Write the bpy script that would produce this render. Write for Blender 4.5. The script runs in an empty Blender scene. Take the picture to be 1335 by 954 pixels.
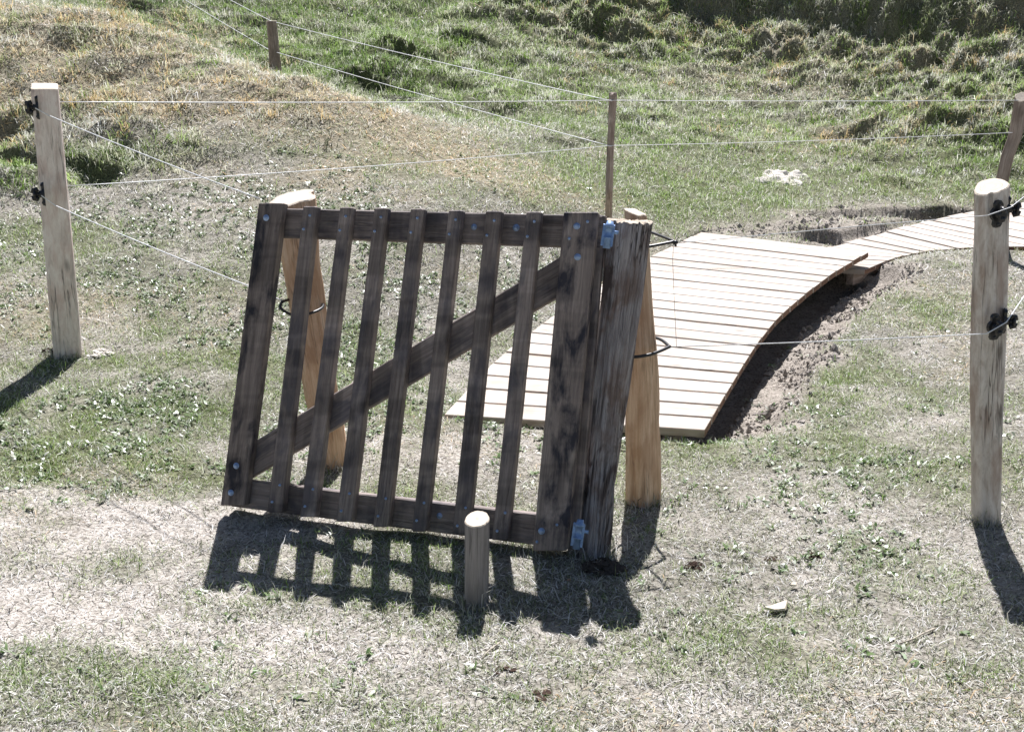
import bpy, math, random
import numpy as np
from mathutils import Vector, Matrix
random.seed(7)
rng = np.random.default_rng(11)
S = bpy.context.scene
COL = S.collection
# ------------------------------------------------------------ camera / light
F, PW, PH, EYE = 1500.0, 1335.0, 954.0, 1.6
PIT = math.atan(412.0 / F)
cam = bpy.data.cameras.new('camera'); camo = bpy.data.objects.new('camera', cam); COL.objects.link(camo)
cam.sensor_width = 36; cam.lens = 36 * F / PW; cam.clip_end = 1000; cam.clip_start = .05
camo.location = (0, 0, EYE); camo.rotation_euler = (math.pi / 2 - PIT, 0, 0)
S.camera = camo
SUN_EL, SUN_AZ = 56.0, 6.5
w = bpy.data.worlds.new("World"); S.world = w; w.use_nodes = True
nt = w.node_tree; bg = nt.nodes['Background']
sky = nt.nodes.new('ShaderNodeTexSky'); sky.sky_type = 'NISHITA'; sky.sun_disc = False
sky.sun_elevation = math.radians(SUN_EL); sky.sun_rotation = math.radians(SUN_AZ)
nt.links.new(sky.outputs[0], bg.inputs[0]); bg.inputs[1].default_value = .036
sl = bpy.data.lights.new('sun', 'SUN'); sl.energy = 4.8; sl.angle = math.radians(.53); sl.color = (1, .975, .985)
so = bpy.data.objects.new('sun', sl); COL.objects.link(so)
sd = Vector((math.sin(math.radians(SUN_AZ)) * math.cos(math.radians(SUN_EL)),
             math.cos(math.radians(SUN_AZ)) * math.cos(math.radians(SUN_EL)), math.sin(math.radians(SUN_EL))))
so.rotation_euler = sd.to_track_quat('Z', 'Y').to_euler()
so.location = (2, 8, 12)
S.view_settings.view_transform = 'Standard'; S.view_settings.look = 'None'
S.view_settings.exposure = 1.12; S.view_settings.gamma = 1
S.render.engine = 'CYCLES'

# ------------------------------------------------------------ surveying helpers
def ray(u, v):
    cx = (u - PW / 2) / F; cy = (PH / 2 - v) / F
    s, c = math.sin(PIT), math.cos(PIT)
    return Vector((cx, c + cy * s, -s + cy * c))
def at(u, v, Y):            # the point at distance Y in that direction
    d = ray(u, v); k = Y / d.y
    return Vector((d.x * k, Y, EYE + d.z * k))
def atz(u, v, z):           # the point at height z in that direction
    d = ray(u, v); k = (z - EYE) / d.z
    return Vector((d.x * k, d.y * k, z))

# ------------------------------------------------------------ numpy noise
PERM = rng.permutation(4096)
def _h(ix, iy, s):
    return PERM[(PERM[(ix + s * 131) & 4095] + iy) & 4095] / 4095.0
def vnoise(x, y, s=0):
    x = np.asarray(x, float) + 500; y = np.asarray(y, float) + 500
    ix = np.floor(x).astype(np.int64); iy = np.floor(y).astype(np.int64)
    fx = x - ix; fy = y - iy
    fx = fx * fx * fx * (fx * (fx * 6 - 15) + 10); fy = fy * fy * fy * (fy * (fy * 6 - 15) + 10)
    a = _h(ix, iy, s); b = _h(ix + 1, iy, s); c = _h(ix, iy + 1, s); d = _h(ix + 1, iy + 1, s)
    return (a + (b - a) * fx) * (1 - fy) + (c + (d - c) * fx) * fy
def fbm(x, y, s=0, o=4):
    r = 0; a = .5; t = 0
    for i in range(o):
        c, q = math.cos(i * 1.3), math.sin(i * 1.3)
        r = r + a * vnoise((x * c - y * q) * 2 ** i, (x * q + y * c) * 2 ** i, s + i); t += a; a *= .5
    return r / t
def sstep(a, b, x):
    t = np.clip((x - a) / (b - a), 0, 1); return t * t * (3 - 2 * t)

# ------------------------------------------------------------ boardwalk layout (used by the terrain too)
def polyl(pts, n):
    P = np.array([tuple(p) for p in pts]); d = np.r_[0, np.cumsum(np.linalg.norm(np.diff(P, axis=0), axis=1))]
    # smooth resample (catmull via cubic on chord)
    t = np.linspace(0, d[-1], n)
    out = np.stack([np.interp(t, d, P[:, k]) for k in range(3)], 1)
    for _ in range(int(n / len(P) * 1.2)):
        m = out.copy(); m[1:-1] = (out[:-2] + out[2:] + 2 * out[1:-1]) / 4; out = m
    return out
def dz1(i, n): return .07 + .24 * i / (n - 1)
_L1 = [(578, 541), (648, 466), (742, 396), (840, 338), (915, 302)]
_R1 = [(918, 561), (948, 510), (985, 450), (1012, 416), (1048, 384), (1088, 354), (1133, 328)]
D1L = polyl([atz(u, v, dz1(i, 5)) for i, (u, v) in enumerate(_L1)], 60)
D1R = polyl([atz(u, v, dz1(i, 7)) for i, (u, v) in enumerate(_R1)], 60)
_L2 = [(985, 345, .215), (1045, 331, .22), (1101, 317, .24), (1145, 305, .27), (1179, 295, .31), (1214, 287, .34), (1268, 275, .385), (1335, 264, .42)]
_R2 = [(1126, 352, .21), (1163, 337, .22), (1186, 331, .23), (1225, 325, .25), (1300, 321, .28), (1385, 321, .31), (1500, 316, .35), (1640, 308, .40)]
def matched(P, n):
    P = np.array([tuple(atz(*p)) for p in P]); t = np.linspace(0, len(P) - 1, n)
    out = np.stack([np.interp(t, np.arange(len(P)), P[:, k]) for k in range(3)], 1)
    for _ in range(10):
        m = out.copy(); m[1:-1] = (out[:-2] + out[2:] + 2 * out[1:-1]) / 4; out = m
    return out
D2L = matched(_L2, 60); D2R = matched(_R2, 60)
def inpoly(X, Y, P):
    r = np.zeros(X.shape, bool); n = len(P); j = n - 1
    for i in range(n):
        xi, yi = P[i][0], P[i][1]; xj, yj = P[j][0], P[j][1]
        if yi != yj:
            r ^= ((yi > Y) != (yj > Y)) & (X < (xj - xi) * (Y - yi) / (yj - yi) + xi)
        j = i
    return r
def dist_pl(X, Y, P):
    best = np.full(X.shape, 1e9)
    for i in range(len(P) - 1):
        ax, ay = P[i][0], P[i][1]; bx, by = P[i + 1][0] - ax, P[i + 1][1] - ay
        t = np.clip(((X - ax) * bx + (Y - ay) * by) / (bx * bx + by * by + 1e-12), 0, 1)
        best = np.minimum(best, (X - ax - t * bx) ** 2 + (Y - ay - t * by) ** 2)
    return np.sqrt(best)

# ------------------------------------------------------------ terrain
CZ = [(0, 954, 0), (667, 954, -.02), (1335, 954, 0), (-400, 954, .02), (1700, 954, 0), (0, 800, 0), (667, 800, 0), (1335, 800, 0),
      (-300, 650, .1), (0, 650, .04), (300, 660, .02), (667, 690, 0), (1000, 680, 0), (1285, 683, 0), (1500, 650, .02), (1335, 590, .04),
      (92, 470, .14), (0, 520, .12), (-300, 500, .2), (300, 500, .10), (450, 600, .04), (450, 470, .12), (600, 470, .09), (840, 655, .01), (900, 600, 0),
      (560, 560, .05), (1000, 560, .03), (1150, 500, .06), (1335, 480, .09), (1135, 420, .13), (1335, 400, .16), (1200, 345, .23),
      (1335, 330, .26), (1600, 350, .26), (720, 400, .16), (700, 330, .30)]
CY = [(0, 400, 6.1), (100, 300, 7.4), (300, 380, 6.3), (300, 300, 7.2), (500, 260, 7.8), (600, 270, 7.7), (700, 250, 8.5), (100, 150, 9.5), (250, 150, 9.3),
      (400, 180, 9.0), (550, 200, 9.0), (130, 20, 11.5), (250, 60, 11), (355, 104, 10.3), (440, 125, 10), (560, 165, 9.8), (660, 200, 9.6),
      (0, 60, 10.5), (-200, 0, 11), (-300, 300, 7.3), (-200, 150, 9), (400, 60, 14), (480, 110, 12.6), (250, 20, 14.5), (250, 0, 15), (650, 150, 11.8), (797, 200, 10.3),
      (650, 60, 14.5), (650, 0, 16), (900, 250, 9.5), (900, 150, 12.5), (1000, 235, 10.1), (1000, 150, 12.8), (1000, 60, 15),
      (1000, 0, 16.5), (1200, 250, 9.7), (1335, 200, 10.6), (1500, 200, 10.6), (1200, 150, 12.2), (1335, 100, 13), (1335, 0, 15.5), (1550, 0, 15.5), (1180, 272, 9.2),
      (1040, 280, 8.9), (900, 300, 8.4), (1335, 262, 9.3), (797, 310, 8.0)]
CP = [tuple(atz(*c)) for c in CZ] + [tuple(at(*c)) for c in CY]
CP += [(-2.6, 12.0, 1.25), (-3.6, 12.6, 1.6), (-1.6, 11.6, 1.02)]
for X in (-14, -7, 0, 7, 14): CP += [(X, 21, 4.4 + .05 * abs(X)), (X, 28, 6.4), (X, 36, 7.5), (X, -4, -.02), (X, -14, 0)]
CP += [(-11, 10, 2.2), (-11, 5, 1.0), (-9, 1, .2), (10, 5, .2), (10, 9, .6), (11, 14, 2.2), (9, 1, 0)]
CP = np.array(CP)
def _U(r2): return np.where(r2 > 1e-12, r2 * np.log(r2 + 1e-12), 0)
_n = len(CP); _K = _U((CP[:, None, 0] - CP[None, :, 0]) ** 2 + (CP[:, None, 1] - CP[None, :, 1]) ** 2) + np.eye(_n) * .06
_P = np.c_[np.ones(_n), CP[:, :2]]
_A = np.block([[_K, _P], [_P.T, np.zeros((3, 3))]])
_W = np.linalg.solve(_A, np.r_[CP[:, 2], 0, 0, 0])
def Hmacro(X, Y):
    X = np.asarray(X, float); Y = np.asarray(Y, float)
    xc = np.clip(X, -14, 14); yc = np.clip(Y, -14, 36)
    z = _W[_n] + _W[_n + 1] * xc + _W[_n + 2] * yc
    for i in range(_n):
        z = z + _W[i] * _U((xc - CP[i, 0]) ** 2 + (yc - CP[i, 1]) ** 2)
    out = np.clip((np.hypot(X - xc, Y - yc)) / 60, 0, 1)
    return z * (1 - .3 * out)
def hit(u, v):
    """ground point seen in that direction"""
    d = ray(u, v); ys = np.r_[np.arange(1.5, 8, .02), np.arange(8, 34, .05)]
    k = ys / d.y; zr = EYE + d.z * k; zg = Hmacro(d.x * k, ys)
    i = np.argmax(zr <= zg)
    return Vector((d.x * k[i], ys[i], zg[i]))
def blob(X, Y, c, rx, ry, soft=1.0, warp=.35, s=0):
    dx = (X - c[0]) / rx; dy = (Y - c[1]) / ry
    q = np.sqrt(dx * dx + dy * dy) + warp * 2 * (fbm(X * 1.7 / max(rx, .3) + s * 3.1, Y * 1.7 / max(rx, .3), 20 + s, 3) - .5)
    return 1 - sstep(1 - .5 * soft, 1 + .5 * soft, q)
UPR = lambda X, Y: np.maximum(sstep(14.4, 15.8, Y + .32 * X), sstep(2.6, 4.4, X) * sstep(9.6, 11.2, Y))
BTOP = lambda X, Y: np.maximum(.35 * sstep(11.5, 15.0, Y + X * .45), UPR(X, Y) * sstep(-1.5, 2, X))           # rough tussocky upper slope
RIDGE = [(hit(*p)) for p in ((20, 20), (120, 70), (250, 130), (380, 160), (470, 200), (600, 225))]
def LN(*q): return [hit(*p) for p in q]
SCARPS = [(LN((1046, 278), (1110, 274), (1170, 271)), .05, .35), (LN((1160, 273), (1190, 272), (1235, 272), (1290, 279)), .17, .40),
          (LN((1035, 300), (1065, 298), (1085, 299), (1112, 304)), .12, .30), (LN((-80, 190), (20, 205), (90, 218), (165, 226)), .11, .30), (LN((-90, 150), (0, 168), (60, 176)), .14, .25)]
BANKS = [(LN((760, 5), (850, 20), (930, 42), (1010, 52), (1080, 58), (1150, 74), (1230, 84), (1335, 74), (1470, 70)), .46, .30), (LN((985, 12), (1100, 16), (1200, 34), (1335, 28), (1480, 30)), .35, .3),
         (LN((1215, 112), (1270, 122), (1335, 122), (1460, 120)), .24, .2), (LN((1170, 196), (1205, 204), (1270, 198), (1335, 204), (1460, 200)), .20, .25), (LN((1040, 120), (1110, 128), (1170, 130)), .10, .06),
         (LN((440, 118), (490, 128), (540, 130)), .16, .08), (LN((480, 85), (530, 95), (590, 92)), .14, .08), (LN((600, 30), (660, 38), (720, 34)), .12, .06),(LN((560, 62), (620, 68), (660, 64)), .14, .06), (LN((800, 160), (840, 166), (890, 160)), .08, .05), (LN((700, 185), (745, 192), (790, 190)), .08, .05)]
def tuss(X, Y):
    a = BTOP(X, Y) * .9
    a = np.maximum(a, .50 * blob(X, Y, hit(480, 90), 2.6, 2.2, s=1))
    a = np.maximum(a, .5 * blob(X, Y, hit(250, 10), 1.6, 1.6, s=2))
    a = np.maximum(a, .75 * blob(X, Y, hit(1270, 150), 1.5, 2.2, s=3))
    a = np.maximum(a, .55 * blob(X, Y, hit(60, 190), 1.3, .8, s=4))
    a = np.maximum(a, .35 * blob(X, Y, hit(100, 90), 2.2, 1.4, s=5))
    a = np.maximum(a, .2 * blob(X, Y, hit(800, 120), 3.0, 2.2, s=6))
    return a
def Hfull(X, Y):
    X = np.asarray(X, float); Y = np.asarray(Y, float)
    z = Hmacro(X, Y)
    z = z + .035 * (fbm(X * 1.1, Y * 1.1, 1, 3) - .5) + .014 * (fbm(X * 6, Y * 6, 5, 3) - .5)
    far = (Y > 5) & (Y < 60) & (np.abs(X) < 30)
    if far.any():
        x, y = X[far], Y[far]
        t = tuss(x, y)
        wx = x + .35 * (vnoise(x * 1.7, y * 1.7, 31) - .5); wy = y + .35 * (vnoise(x * 1.7, y * 1.7, 33) - .5)
        b1 = 1 - np.abs(2 * vnoise(wx * 1.5, wy * 2.1, 41) - 1)
        b2 = vnoise(wx * 3.6, wy * 4.6, 43); b3 = vnoise(wx * 8, wy * 9, 45)
        z[far] += t * (.20 * b1 + .18 * (b2 - .5) + .10 * (b3 - .5))
        rough = (.10 + .80 * UPR(x, y)) * sstep(11, 12.5, y + .3 * x) * sstep(-3, 1.5, x)
        b5 = np.abs(2 * vnoise(wx * 2.3 + wy * .7, wy * 5.6, 46) - 1); b6 = np.abs(2 * vnoise(wx * 6.5, wy * 11, 47) - 1)
        z[far] += rough * (.17 * (b5 - .4) + .085 * (b6 - .4)) * (1 + .9 * sstep(13.2, 15, y + .2 * x)) * (.4 + .9 * vnoise(x * .9, y * .9, 48))
        zf = z[far]
        for P, h, wd in BANKS:
            px = [p[0] for p in P]; py = [p[1] for p in P]
            near = (x > px[0] - .6) & (x < px[-1] + .6) & (y > min(py) - 1) & (y < max(py) + 6)
            xx, yy = x[near], y[near]
            d = yy - np.interp(xx, px, py) - .55 * (fbm(xx * 1.6 + h * 50, yy * .6, 62, 4) - .5) - .2 * (vnoise(xx * 6, yy * 3, 63) - .5)
            en = sstep(px[0] - .3, px[0] + .5, xx) * (1 - sstep(px[-1] - .5, px[-1] + .3, xx))
            zf[near] += h * en * sstep(-wd * .5, wd, d) * (1 - sstep(.3, 1.5 + 4 * h, d)) * (.55 + .9 * vnoise(xx * 1.3, xx * 0 + h * 9, 64))
        for P, dep, wd in SCARPS:
            px = [p[0] for p in P]; py = [p[1] for p in P]
            near = (x > px[0] - .5) & (x < px[-1] + .5) & (np.abs(y - np.mean(py)) < 2)
            xx, yy = x[near], y[near]
            yl = np.interp(xx, px, py) + .14 * (fbm(xx * 5, yy * 0 + 3, 61, 3) - .5)
            inside = sstep(px[0] - .1, px[0] + .2, xx) * (1 - sstep(px[-1] - .15, px[-1] + .1, xx)); d = yl - yy
            zf[near] -= np.where(d > 0, sstep(0, .04, d) * (1 - sstep(.10, wd, d)), 0) * inside * dep
        z[far] = zf
    # trench beside and under the first walkway
    m = (X > -1.2) & (X < 4.4) & (Y > 3.9) & (Y < 10.5)
    if m.any():
        x, y, zz = X[m], Y[m], z[m]
        ins = inpoly(x, y, list(D1L) + list(D1R[::-1]))
        dr = dist_pl(x, y, D1R[::3])
        sgn = np.where(ins, -dr, dr)
        i = np.interp(y, D1R[:, 1], D1R[:, 2])
        ragg = .10 * (fbm(x * 3, y * 3, 71, 3) - .5)
        along = sstep(4.45, 5.0, y) * (1 - sstep(7.5, 7.9, y))
        side = (x > np.interp(y, D1R[:, 1], D1R[:, 0]) - .02)
        prof = 1 - sstep(.11, .36, dr + ragg)
        zz = np.where(side, zz * (1 - prof * along) + (i - .22 + .05 * (fbm(x * 7, y * 7, 73, 3) - .5)) * prof * along, zz)
        # keep ground below decks
        cap1 = np.interp(y + (x - .6) * -.05, D1L[:, 1], D1L[:, 2]) * .5 + i * .5
        zz = np.where(ins, np.minimum(zz, cap1 - .12 - .17 * (1 - sstep(.35, .6, dr)) * along), zz)
        z[m] = zz
    m = (X > 1.4) & (X < 7.5) & (Y > 6.3) & (Y < 11.5)
    if m.any():
        x, y, zz = X[m], Y[m], z[m]
        ins2 = inpoly(x, y, list(D2L) + list(D2R[::-1]))
        d2 = np.minimum(dist_pl(x, y, D2R[::3]), dist_pl(x, y, D2L[::3]))
        wq = dist_pl(x, y, D2L[::3]); wr = dist_pl(x, y, D2R[::3]); cap2 = (np.interp(x, D2L[:, 0], D2L[:, 2]) * wr + np.interp(x, D2R[:, 0], D2R[:, 2]) * wq) / (wq + wr + 1e-6) - .012
        wl = np.where(dist_pl(x, y, D2L[::3]) < dist_pl(x, y, D2R[::3]), .10 + .06 * fbm(x * 5, y * 5, 77, 3), .22); k = np.where(ins2, 1, 1 - sstep(.4, 1, d2 / wl))
        lim = np.where(ins2, cap2 - .07, cap2)
        zz = np.where(zz > lim, zz * (1 - k) + lim * k, zz)
        z[m] = zz
    return z

# ------------------------------------------------------------ what grows where
PAL = {'dry': (.46, .435, .35), 'bare': (.50, .455, .40), 'green': (.115, .175, .045), 'lush': (.07, .125, .022), 'straw': (.46, .34, .185), 'sand': (.40, .36, .325), 'olive': (.20, .205, .085)}
ZONES = [  # kind, centre as seen, radii in metres, weight
 ('green', (760, 120), 4.5, 3.2, .55), ('green', (900, 255), 1.3, 1.0, .85), ('green', (720, 230), 1.2, .8, .7),('green', (1150, 200), 2.2, 1.4, .6), ('green', (1330, 240), 1.2, .8, .7),
 ('lush', (470, 105), 1.5, 1.3, .7), ('lush', (400, 20), 2.0, 1.8, .6), ('lush', (130, 10), .8, .8, .7), ('green', (600, 60), 2.6, 2.4, .6),('lush', (750, 170), 1.6, .8, .4),
 ('green', (40, 225), .8, .35, .7), ('green', (130, 225), .5, .25, .4),
 ('straw', (110, 80), 1.6, 1.0, .75), ('straw', (280, 120), 1.4, .8, .75), ('straw', (440, 150), 1.0, .6, .75), ('straw', (200, 40), 1.0, 1.0, .55), ('straw', (560, 200), .9, .6, .7), ('straw', (640, 225), .7, .4, .6),
 ('straw', (30, 30), 1.4, 1.4, .4), ('straw', (1080, 110), 2.2, .8, .6), ('straw', (1150, 180), 1.4, .6, .5), ('straw', (940, 50), 2.0, .8, .5), ('straw', (440, 235), .6, .35, .6),('straw', (60, 410), .35, .25, .6),('straw', (275, 445), .2, .2, .6),
 ('green', (180, 480), .55, .42, .9), ('green', (90, 560), .55, .38, .9), ('lush', (230, 540), .30, .22, .6), ('green', (80, 620), .55, .22, .85), ('green', (400, 480), .5, .6, .4), ('green', (60, 330), .9, .5, .55), ('green', (210, 390), .8, .5, .3),
 ('green', (1090, 500), .42, .36, .85), ('green', (1160, 400), .45, .4, .75), ('green', (980, 560), .45, .30, .6), ('green', (900, 590), .4, .25, .5), ('green', (1120, 590), .4, .22, .45), ('green', (1240, 620), .5, .25, .35),
 ('green', (560, 520), .4, .3, .5), ('green', (470, 640), .3, .15, .6), ('green', (890, 860), .18, .10, .7), ('green', (700, 870), .22, .1, .35), ('green', (330, 780), .16, .06, .7), ('green', (250, 880), .3, .1, .45), ('green', (90, 900), .3, .12, .5), ('green', (60, 740), .35, .1, .5), ('green', (1080, 640), .4, .1, .4),('green', (1290, 890), .2, .1, .5),('green', (520, 830), .3, .08, .3),('green', (1000, 870), .3, .1, .25),
 ('bare', (180, 680), .55, .22, .9), ('bare', (60, 800), .55, .28, .95), ('bare', (200, 830), .55, .2, .8), ('bare', (240, 730), .45, .25, .6), ('bare', (60, 660), .3, .12, .8), ('bare', (430, 860), .3, .14, .6), ('bare', (740, 850), .35, .12, .5), ('bare', (640, 930), .5, .16, .4),
 ('bare', (540, 600), .4, .3, .55), ('bare', (560, 490), .2, .35, .7), ('bare', (900, 700), .3, .15, .4), ('bare', (1250, 760), .5, .15, .35), ('bare', (1230, 560), .35, .2, .35), ('bare', (450, 690), .5, .08, .6),
 ('sand', (1130, 290), .75, .42, 1.0), ('sand', (1080, 300), .45, .35, .9), ('sand', (1190, 284), .6, .3, 1.0), ('sand', (950, 300), .35, .14, .7), ('sand', (1070, 295), .5, .3, .8),
]
ZONES = [(k, c, rx, ry, wt * (.6 if (k == 'green' and c[1] > 630) else 1)) for k, c, rx, ry, wt in ZONES]
ZONES = [(k, hit(*c), rx, ry, wt) for k, c, rx, ry, wt in ZONES]
def zone_weights(X, Y):
    W = {k: np.zeros(X.shape) for k in PAL}
    base_far = sstep(6.5, 10, Y)
    W['dry'][:] = 1
    W['olive'] = .25 + base_far * .5 * fbm(X * .8, Y * .8, 81, 3)
    W['green'] = .75 * sstep(.52, .72, fbm(X * 2.4, Y * 2.4, 82, 3))
    W['bare'] = .8 * sstep(.56, .72, fbm(X * 1.9 + 9, Y * 2.3, 84, 3)) * (1 - base_far)
    W['straw'] = .5 * sstep(.55, .72, fbm(X * 1.3 + 4, Y * 1.3, 86, 3))
    W['lush'] = np.zeros(X.shape)
    for i, (k, c, rx, ry, wt) in enumerate(ZONES):
        m = (np.abs(X - c[0]) < rx * 2.2) & (np.abs(Y - c[1]) < ry * 2.2)
        if m.any():
            b = blob(X[m], Y[m], c, rx, ry, 1.3, .7, i % 17); b = b * wt * (.35 + .65 * sstep(.34, .60, fbm(X[m] * 5 + i, Y[m] * 5, 97, 4)))
            for q in W:
                if q != k: W[q][m] *= (1 - b)
            W[k][m] = W[k][m] + b * 1.6
    # the slope of dug sand beside the walkway
    m = (X > 0.6) & (X < 3.4) & (Y > 4.4) & (Y < 8)
    if m.any():
        x, y = X[m], Y[m]
        dr = dist_pl(x, y, D1R[::3]); side = x > np.interp(y, D1R[:, 1], D1R[:, 0]) - .3
        b = (1 - sstep(.24, .42, dr + .35 * (fbm(x * 4, y * 4, 75, 3) - .5))) * side * sstep(4.5, 4.8, y)
        for q in W:
            if q != 'sand': W[q][m] *= (1 - b)
        W['sand'][m] += b * 2
    s = sum(W.values()) + 1e-6
    return {k: v / s for k, v in W.items()}

# ------------------------------------------------------------ materials
def mat(name):
    m = bpy.data.materials.new(name); m.use_nodes = True
    return m, m.node_tree.nodes, m.node_tree.links, m.node_tree.nodes['Principled BSDF']
def N(ns, t, **kw):
    n = ns.new(t)
    for k, v in kw.items(): setattr(n, k, v)
    return n
def ramp(ns, pts):
    r = ns.new('ShaderNodeValToRGB'); e = r.color_ramp.elements
    while len(e) < len(pts): e.new(.5)
    for i, (p, c) in enumerate(pts):
        e[i].position = p; e[i].color = (*c, 1)
    return r
def mixc(ns, ls, a, b, f, mode='MIX'):
    n = ns.new('ShaderNodeMix'); n.data_type = 'RGBA'; n.blend_type = mode
    for s, v in ((6, a), (7, b), (0, f)):
        if hasattr(v, 'links'): ls.new(v, n.inputs[s])
        elif isinstance(v, (int, float)): n.inputs[s].default_value = v
        else: n.inputs[s].default_value = (*v, 1)
    return n.outputs[2]
def noise(ns, ls, vec, scale, detail=6, rough=.6, dist=0.0):
    n = ns.new('ShaderNodeTexNoise'); n.inputs['Scale'].default_value = scale; n.inputs['Detail'].default_value = detail
    n.inputs['Roughness'].default_value = rough; n.inputs['Distortion'].default_value = dist
    ls.new(vec, n.inputs['Vector']); return n.outputs['Fac']
def wood(name, c0, c1, c2, stain=None, stain_amt=.5, rough=.75, across=55, along=3.2, bump=.5, knots=True, spec=.25, bark=None, crack=.5, band=0.0, tone=(.80, 1.14)):
    m, ns, ls, b = mat(name)
    a = N(ns, 'ShaderNodeAttribute', attribute_name='gr')
    mp = N(ns, 'ShaderNodeMapping'); ls.new(a.outputs['Vector'], mp.inputs[0]); mp.inputs['Scale'].default_value = (along, across * 1.45, across * 1.45)
    g = noise(ns, ls, mp.outputs[0], 1.0, 10, .72, .5)
    r = ramp(ns, [(.30, c0), (.5, c1), (.70, c2)]); ls.new(g, r.inputs[0])
    col = r.outputs[0]
    mp2 = N(ns, 'ShaderNodeMapping'); ls.new(a.outputs['Vector'], mp2.inputs[0]); mp2.inputs['Scale'].default_value = (6, 14, 14)
    p = noise(ns, ls, mp2.outputs[0], 1.0, 5, .6, .3)
    if stain:
        r2 = ramp(ns, [(.46, (0, 0, 0)), (.62, (1, 1, 1))]); ls.new(p, r2.inputs[0])
        mm = N(ns, 'ShaderNodeMath', operation='MULTIPLY'); ls.new(r2.outputs[0], mm.inputs[0]); mm.inputs[1].default_value = stain_amt
        col = mixc(ns, ls, col, stain, mm.outputs[0])
    if knots:
        mp3 = N(ns, 'ShaderNodeMapping'); ls.new(a.outputs['Vector'], mp3.inputs[0]); mp3.inputs['Scale'].default_value = (4.0, 9, 9)
        v = N(ns, 'ShaderNodeTexVoronoi'); ls.new(mp3.outputs[0], v.inputs['Vector']); v.inputs['Scale'].default_value = 1
        r3 = ramp(ns, [(.05, (1, 1, 1)), (.16, (0, 0, 0))]); ls.new(v.outputs['Distance'], r3.inputs[0])
        mm = N(ns, 'ShaderNodeMath', operation='MULTIPLY'); ls.new(r3.outputs[0], mm.inputs[0]); mm.inputs[1].default_value = .6
        col = mixc(ns, ls, col, tuple(x * .35 for x in c0), mm.outputs[0])
    if bark:
        p2 = noise(ns, ls, mp2.outputs[0], .55, 5, .65, .5)
        r4 = ramp(ns, [(.52, (0, 0, 0)), (.58, (1, 1, 1))]); ls.new(p2, r4.inputs[0])
        col = mixc(ns, ls, col, bark, r4.outputs[0])
    mpt = N(ns, 'ShaderNodeMapping'); ls.new(a.outputs['Vector'], mpt.inputs[0]); mpt.inputs['Scale'].default_value = (.25, .5, .5)
    tn = noise(ns, ls, mpt.outputs[0], 1.0, 1, .5)
    rt = ramp(ns, [(.32, (tone[0],) * 3), (.68, (tone[1],) * 3)]); ls.new(tn, rt.inputs[0]); col = mixc(ns, ls, col, rt.outputs[0], 1.0, 'MULTIPLY')
    mpc = N(ns, 'ShaderNodeMapping'); ls.new(a.outputs['Vector'], mpc.inputs[0]); mpc.inputs['Scale'].default_value = (2.2, across * 1.3, across * 1.3)
    cn = noise(ns, ls, mpc.outputs[0], 1.0, 3, .5, .2)
    rc = ramp(ns, [(.475, (0, 0, 0)), (.497, (1, 1, 1)), (.503, (1, 1, 1)), (.525, (0, 0, 0))]); ls.new(cn, rc.inputs[0])
    gate_n = noise(ns, ls, mp2.outputs[0], .45, 2, .5); rg = ramp(ns, [(.45, (0, 0, 0)), (.60, (1, 1, 1))]); ls.new(gate_n, rg.inputs[0])
    cm = N(ns, 'ShaderNodeMath', operation='MULTIPLY'); ls.new(rc.outputs[0], cm.inputs[0]); ls.new(rg.outputs[0], cm.inputs[1])
    ck = N(ns, 'ShaderNodeMath', operation='MULTIPLY'); ls.new(cm.outputs[0], ck.inputs[0]); ck.inputs[1].default_value = crack
    col = mixc(ns, ls, col, tuple(x * .3 for x in c0), ck.outputs[0])
    if band:
        mpb = N(ns, 'ShaderNodeMapping'); ls.new(a.outputs['Vector'], mpb.inputs[0]); mpb.inputs['Scale'].default_value = (9, 1.2, 1.2)
        bn_ = noise(ns, ls, mpb.outputs[0], 1.0, 3, .6, .1); rb = ramp(ns, [(.40, (1 - band,) * 3), (.5, (1, 1, 1)), (.58, (1, 1, 1)), (.66, (1 + band,) * 3)]); ls.new(bn_, rb.inputs[0])
        col = mixc(ns, ls, col, rb.outputs[0], 1.0, 'MULTIPLY')
    ls.new(col, b.inputs['Base Color']); b.inputs['Roughness'].default_value = rough
    b.inputs['Specular IOR Level'].default_value = spec
    ad0 = N(ns, 'ShaderNodeMath', operation='MULTIPLY_ADD'); ls.new(p, ad0.inputs[0]); ad0.inputs[1].default_value = .6; ls.new(g, ad0.inputs[2])
    ad = N(ns, 'ShaderNodeMath', operation='SUBTRACT'); ls.new(ad0.outputs[0], ad.inputs[0]); ls.new(ck.outputs[0], ad.inputs[1])
    bp = N(ns, 'ShaderNodeBump'); bp.inputs['Strength'].default_value = bump; bp.inputs['Distance'].default_value = .006
    ls.new(ad.outputs[0], bp.inputs['Height']); ls.new(bp.outputs[0], b.inputs['Normal'])
    return m
M = {}
M['gate'] = wood('dark stained timber', (.135, .108, .10), (.255, .212, .195), (.40, .34, .31), stain=(.075, .072, .09), stain_amt=.7, band=.35, across=48, rough=.62)
M['stile'] = wood('dark stained broad board', (.125, .10, .094), (.25, .205, .185), (.43, .36, .32), stain=(.018, .020, .034), stain_amt=.92, band=.3, across=44, rough=.65)
M['old'] = wood('weathered split log', (.15, .132, .136), (.35, .32, .325), (.62, .59, .60), stain=(.17, .11, .085), stain_amt=.75, across=62, along=3.5, bump=1.6, crack=.95, rough=.9, bark=(.14, .112, .105))
M['cleft'] = wood('freshly cleft timber', (.34, .20, .12), (.66, .46, .31), (.82, .66, .50), stain=(.46, .28, .17), stain_amt=.65, across=30, rough=.7)
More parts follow.
